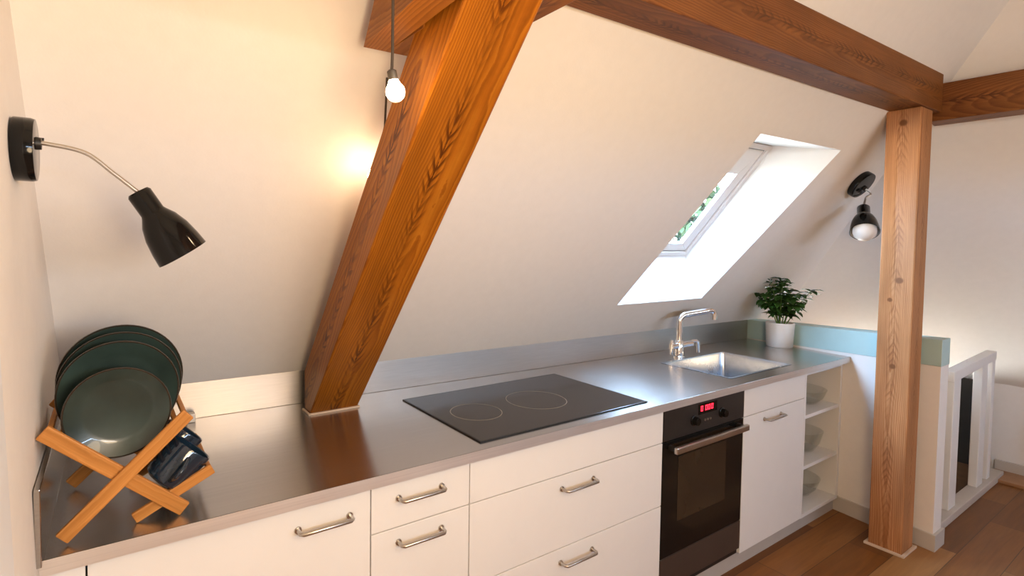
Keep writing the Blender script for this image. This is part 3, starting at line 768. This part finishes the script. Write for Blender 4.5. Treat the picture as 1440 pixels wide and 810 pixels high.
# ------------------------------------------------------------------ wall lamps
def wall_lamp(label, base, normal, r, th_, arm, shade_axis, s, grp):
    """base disc centre on wall, outward normal; arm: world points; shade hangs from the last arm point along shade_axis; s: scale"""
    t_ = thing('wall_lamp', label, 'lamp', base, grp)
    bm_ = frame_mat(base, V(normal).orthogonal(), normal)
    mb = MB(); mb.lathe([(0, .0008), (r * .97, .0008), (r, .004), (r, th_ - .006), (r * .97, th_), (r * .92, th_ + .0005), (0, th_ + .0005)], 48, bm_); obj('base', mb, M['black'], t_, smooth=35)
    mb = MB(); mb.lathe([(0, th_), (.012 * s, th_), (.011 * s, th_ + .008 * s), (.0, th_ + .008 * s)], 20, Matrix.Translation((V(arm[0]) - V(base)) - V(normal).normalized() * (V(arm[0]) - V(base)).dot(V(normal).normalized())) @ bm_)
    obj('arm_socket', mb, M['blackmatt'], t_, smooth=35)
    mb = MB(); mb.box(-.006 * s, .006 * s, -.004 * s, .004 * s, th_, th_ + .010 * s)
    sw = bm_ @ Matrix.Translation((r * .5, 0, 0)); bmesh.ops.transform(mb.bm, matrix=sw, verts=mb.bm.verts[:]); obj('switch', mb, M['blackmatt'], t_)
    # smooth arm
    P_ = [V(q) for q in arm]; pts = []
    for i in range(len(P_) - 1):
        a0 = P_[max(i - 1, 0)]; a1 = P_[i]; a2 = P_[i + 1]; a3 = P_[min(i + 2, len(P_) - 1)]
        for k in range(8):
            u = k / 8
            pts.append(.5 * ((2 * a1) + (a2 - a0) * u + (2 * a0 - 5 * a1 + 4 * a2 - a3) * u * u + (3 * a1 - a0 - 3 * a2 + a3) * u ** 3))
    pts.append(P_[-1])
    mb = MB(); mb.tube(pts, .0042 * s, 12); obj('gooseneck', mb, M['nickel'], t_, smooth=60)
    sm = frame_mat(P_[-1], V(shade_axis).orthogonal(), shade_axis)
    prof = [(0, -.002), (.020, -.002), (.0235, .003), (.0235, .045), (.026, .050), (.036, .066), (.045, .092), (.050, .122), (.0525, .148)]
    inn_ = [(.0505, .148), (.048, .122), (.043, .092), (.034, .068), (.020, .055), (0, .055)]
    mb = MB(); mb.lathe([(a * s, b_ * s) for a, b_ in prof] + [(.0505 * s, .148 * s)], 48, sm); sh = obj('shade', mb, M['black'], t_, smooth=45)
    mb = MB(); mb.lathe([(a * s, b_ * s - .0003) for a, b_ in inn_], 48, sm); obj('shade_lining', mb, M['lampwhite'], sh, smooth=45)
    mb = MB(); mb.lathe([(0, .056), (.012, .056), (.013, .075), (.030, .098), (.040, .120), (.043, .142), (.040, .160), (.028, .176), (.012, .184), (0, .185)] if s > 1.1 else [(0, .056), (.012, .056), (.013, .075), (.026, .098), (.030, .115), (.026, .132), (.014, .143), (0, .146)], 32, sm @ Matrix.Scale(s, 4)); obj('bulb', mb, M['bulbwhite'], t_, smooth=60)
    return t_
wall_lamp('black gooseneck wall lamp on the left wall above the dish rack', (lx(1.68), .0, 1.68), (1, 0, 0), .058, .034,
          [(lx(1.68) + .035, .0, 1.693), (.03, 0, 1.694), (.09, 0, 1.683), (.135, 0, 1.648), (.178, 0, 1.612)], (.535, -.0, -.845), 1.0, None)
bl = slope(3.655, 1.879)
wall_lamp('small black wall lamp with white bulb on the sloped wall beside the post', bl, nS, .076, .036,
          [bl + nS * .036 + V((.02, 0, -.015)), bl + nS * .055 + V((.05, 0, -.03)), V((3.735, -.005, 1.800)), V((3.700, -.006, 1.742))], (-.60, -.26, -.72), 1.28, None)

# ------------------------------------------------------------------ pendant bulbs
def pendant(label, bulb, socket_axis, cord, gm, r=.030):
    t_ = thing('pendant_bulb', label, 'lamp', bulb, None)
    ax = V(socket_axis).normalized(); sm = frame_mat(bulb, ax.orthogonal(), ax)
    prof = [(0, -r)] + [(r * math.cos(a), r * math.sin(a)) for a in [math.radians(d_) for d_ in range(-75, 50, 12)]] + [(r * .45, r * 1.25), (0, r * 1.25)]
    mb = MB(); mb.lathe(prof, 32, sm); obj('bulb', mb, gm, t_, smooth=60)
    mb = MB(); mb.lathe([(0, r * 1.2), (r * .46, r * 1.2), (r * .5, r * 1.3), (r * .5, r * 2.1), (r * .3, r * 2.25), (0, r * 2.25)], 24, sm); obj('socket', mb, M['socket'], t_, smooth=40)
    mb = MB(); mb.tube([V(bulb) + ax * r * 2.2] + [V(c_) for c_ in cord], .0032, 8); obj('cord', mb, M['cordm'], t_, smooth=60)
    return t_
pendant('lit bare bulb hanging on a brown cord in front of the slanted strut', (.617, -.28, 1.8195), (-.22, -.0, 1), [(.609, -.28, 1.868), (.610, -.28, 1.90), (.6125, -.28, 2.42)], M['glow'], r=.0195)
pendant('second lit bulb mostly hidden behind the edge of the slanted strut', (.760, .128, 1.705), (.02, -.3, 1), [(.757, .06, 1.83), (.758, .05, 1.958)], M['glow2'], r=.022)

# ------------------------------------------------------------------ plant
pl_ = thing('potted_plant', 'bushy green herb in a white pot in the worktop corner', 'plant', (3.602, .365, H))
pc = V((3.602, .365, H))
mb = MB(); R = .078; hh = .150
mb.lathe([(0, .0005), (R * .88, .0005), (R * .92, .004), (R, hh - .003), (R - .002, hh), (R - .007, hh), (R - .010, hh - .03), (0, hh - .03)], 48, Matrix.Translation(pc)); obj('pot', mb, M['pot'], pl_, smooth=40)
mb = MB(); mb.lathe([(0, hh - .016), (R * .5, hh - .018), (R - .010, hh - .022)], 32, Matrix.Translation(pc)); obj('soil', mb, M['soil'], pl_, smooth=60)
rnd = random.Random(7)
stems = []; leaves = MB(); smb = MB()
def leaf(mb, base, direction, up_, L_, w_):
    d_ = V(direction).normalized(); s_ = d_.cross(V(up_)).normalized(); n_ = s_.cross(d_).normalized()
    rows = [(0, .12), (.22, .75), (.45, 1.), (.7, .75), (.88, .38), (1., .03)]
    vs = []
    for t_, ww in rows:
        c_ = V(base) + d_ * (L_ * t_) + n_ * (-.35 * L_ * t_ * t_ + .04 * L_)
        vs.append([mb.bm.verts.new(c_ - s_ * (w_ * ww / 2) + n_ * (w_ * ww * .18)), mb.bm.verts.new(c_), mb.bm.verts.new(c_ + s_ * (w_ * ww / 2) + n_ * (w_ * ww * .18))])
    for a, c_ in zip(vs, vs[1:]):
        mb.bm.faces.new([a[0], a[1], c_[1], c_[0]]); mb.bm.faces.new([a[1], a[2], c_[2], c_[1]])
tips = [(-.125, .06, .20), (-.10, .0, .235), (-.05, -.03, .265), (0, 0, .29), (.03, .02, .275), (-.03, .05, .28), (.06, -.02, .22), (.05, .03, .25), (-.08, -.04, .19), (.02, -.06, .20), (.10, -.07, .19), (.145, -.10, .215), (-.07, .04, .15), (.05, -.06, .14), (-.12, .03, .16), (.0, -.07, .13)]
for tx, ty, tz in tips:
    tip = pc + V((tx, ty, hh - .02 + tz * .98)); b0 = pc + V((tx * .15 + rnd.uniform(-.012, .012), ty * .15 + rnd.uniform(-.012, .012), hh - .02))
    mid = b0.lerp(tip, .5) + V((0, 0, .02))
    smb.tube([b0, mid, tip], [.0032, .0026, .0016], 7)
    for k in range(7):
        f = 1. if k == 0 else .22 + .12 * k
        q = b0.lerp(mid, f * 2) if f < .5 else mid.lerp(tip, f * 2 - 1)
        for m__ in range(4 if k == 0 else 2):
            a = rnd.uniform(0, 2 * PI)
            leaf(leaves, q, (math.cos(a), math.sin(a), rnd.uniform(-.25, .45)), (0, 0, 1), rnd.uniform(.045, .078), rnd.uniform(.032, .050))
obj('stems', smb, M['stem'], pl_, smooth=60); lf = obj('foliage', leaves, M['leaf'], pl_, smooth=80); lf['kind'] = 'stuff'

# ------------------------------------------------------------------ garden tree beyond the skylight
tr = thing('garden_tree', 'pale green tree outside seen through the skylight pane', 'tree', (8.5, 4.1, -4.5))
mb = MB(); mb.tube([(8.5, 4.1, -4.5), (8.45, 4.1, -1.5), (8.5, 4.1, 1.2)], [.22, .17, .08], 12); obj('trunk', mb, M['bark'], tr, smooth=60)
mb = MB(); rt = random.Random(3)
for i in range(2600):
    d_ = V((rt.gauss(0, 1), rt.gauss(0, 1), rt.gauss(0, 1))).normalized(); r_ = 2.1 * rt.uniform(.45, 1) ** .6
    leaf(mb, V((8.5, 4.7, 1.2)) + V((d_.x * r_ * .7, d_.y * r_ * .95, d_.z * r_ * .8)), (rt.uniform(-1, 1), rt.uniform(-1, 1), rt.uniform(-.8, .3)), (0.1, .1, 1), rt.uniform(.18, .32), rt.uniform(.12, .2))
fo = obj('foliage', mb, M['leafout'], tr, smooth=80); fo['kind'] = 'stuff'

# ------------------------------------------------------------------ light
wd = bpy.data.worlds.new('sky'); bpy.context.scene.world = wd; wd.use_nodes = True
nt = wd.node_tree; nt.nodes.clear()
o_ = nt.nodes.new('ShaderNodeOutputWorld'); bg = nt.nodes.new('ShaderNodeBackground')
tc = nt.nodes.new('ShaderNodeTexCoord'); sp = nt.nodes.new('ShaderNodeSeparateXYZ'); nt.links.new(tc.outputs['Generated'], sp.inputs[0])
rp = ramp(nt, [(.0, (.30, .30, .27)), (.49, (.55, .56, .54)), (.52, (.58, .79, 1.05)), (1., (.38, .64, 1.05))])
mr = nt.nodes.new('ShaderNodeMapRange'); mr.inputs['From Min'].default_value = -1; mr.inputs['From Max'].default_value = 1
nt.links.new(sp.outputs['Z'], mr.inputs['Value']); nt.links.new(mr.outputs[0], rp.inputs[0]); nt.links.new(rp.outputs[0], bg.inputs['Color'])
bg.inputs['Strength'].default_value = 80.0
nt.links.new(bg.outputs[0], o_.inputs[0])

def area(name, loc, direction, sx, sy, power=0, col=(1, 1, 1), portal=False):
    l = bpy.data.lights.new(name, 'AREA'); l.shape = 'RECTANGLE'; l.size = sx; l.size_y = sy; l.energy = power; l.color = col
    if portal: l.cycles.is_portal = True
    o = bpy.data.objects.new(name, l); C.objects.link(o); o.location = loc
    o.rotation_euler = V(direction).to_track_quat('-Z', 'Y').to_euler()
    return o
area('skylight_portal', sum(Wq, V()) / 4 - nS * .10, nS, .95, .95, portal=True)
for x in (3.2,):
    area('fill_slot_portal', (x - .45, -4.36, 1.8975), (0, 1, 0), 4.7, .095, portal=True)  # portal at the added fill slot in the unseen front wall
# two unseen warm point lights added beside the camera as fill
for x, y, p in ((.45, -1.55, 60), (.98, -1.32, 27)):
    l = bpy.data.lights.new('warm_fill_light', 'POINT'); l.energy = p; l.color = (1., .72, .43); l.shadow_soft_size = .25
    o = bpy.data.objects.new('warm_fill_light', l); C.objects.link(o); o.location = (x, y, 1.45 if x < .9 else 1.70)

# ------------------------------------------------------------------ camera (shift lens)
cam = bpy.data.cameras.new('camera'); co = bpy.data.objects.new('camera', cam); C.objects.link(co)
f_, yaw, pit, roll = 738.82, .5732, -.0416, .0096
fw = V((math.sin(yaw) * math.cos(pit), math.cos(yaw) * math.cos(pit), math.sin(pit)))
r_ = V((math.cos(yaw), -math.sin(yaw), 0)); u_ = r_.cross(fw)
r2 = r_ * math.cos(roll) + u_ * math.sin(roll); u2 = -r_ * math.sin(roll) + u_ * math.cos(roll)
m4 = Matrix((r2, u2, -fw)).transposed().to_4x4(); m4.translation = V((.1301, -1.2462, 1.5132))
co.matrix_world = m4
cam.sensor_width = 36; cam.lens = f_ / 1440 * 36
cam.shift_x = 86.298 / 1440; cam.shift_y = -30.855 / 1440
cam.clip_start = .02
sc = bpy.context.scene; sc.camera = co
sc.view_settings.view_transform = 'Standard'; sc.view_settings.look = 'None'
sc.view_settings.exposure = 0.; sc.view_settings.gamma = 1.; sc.view_settings.use_curve_mapping = False
sc.cycles.max_bounces = 10; sc.cycles.diffuse_bounces = 6; sc.cycles.caustics_reflective = False
sc.cycles.sample_clamp_indirect = 6.
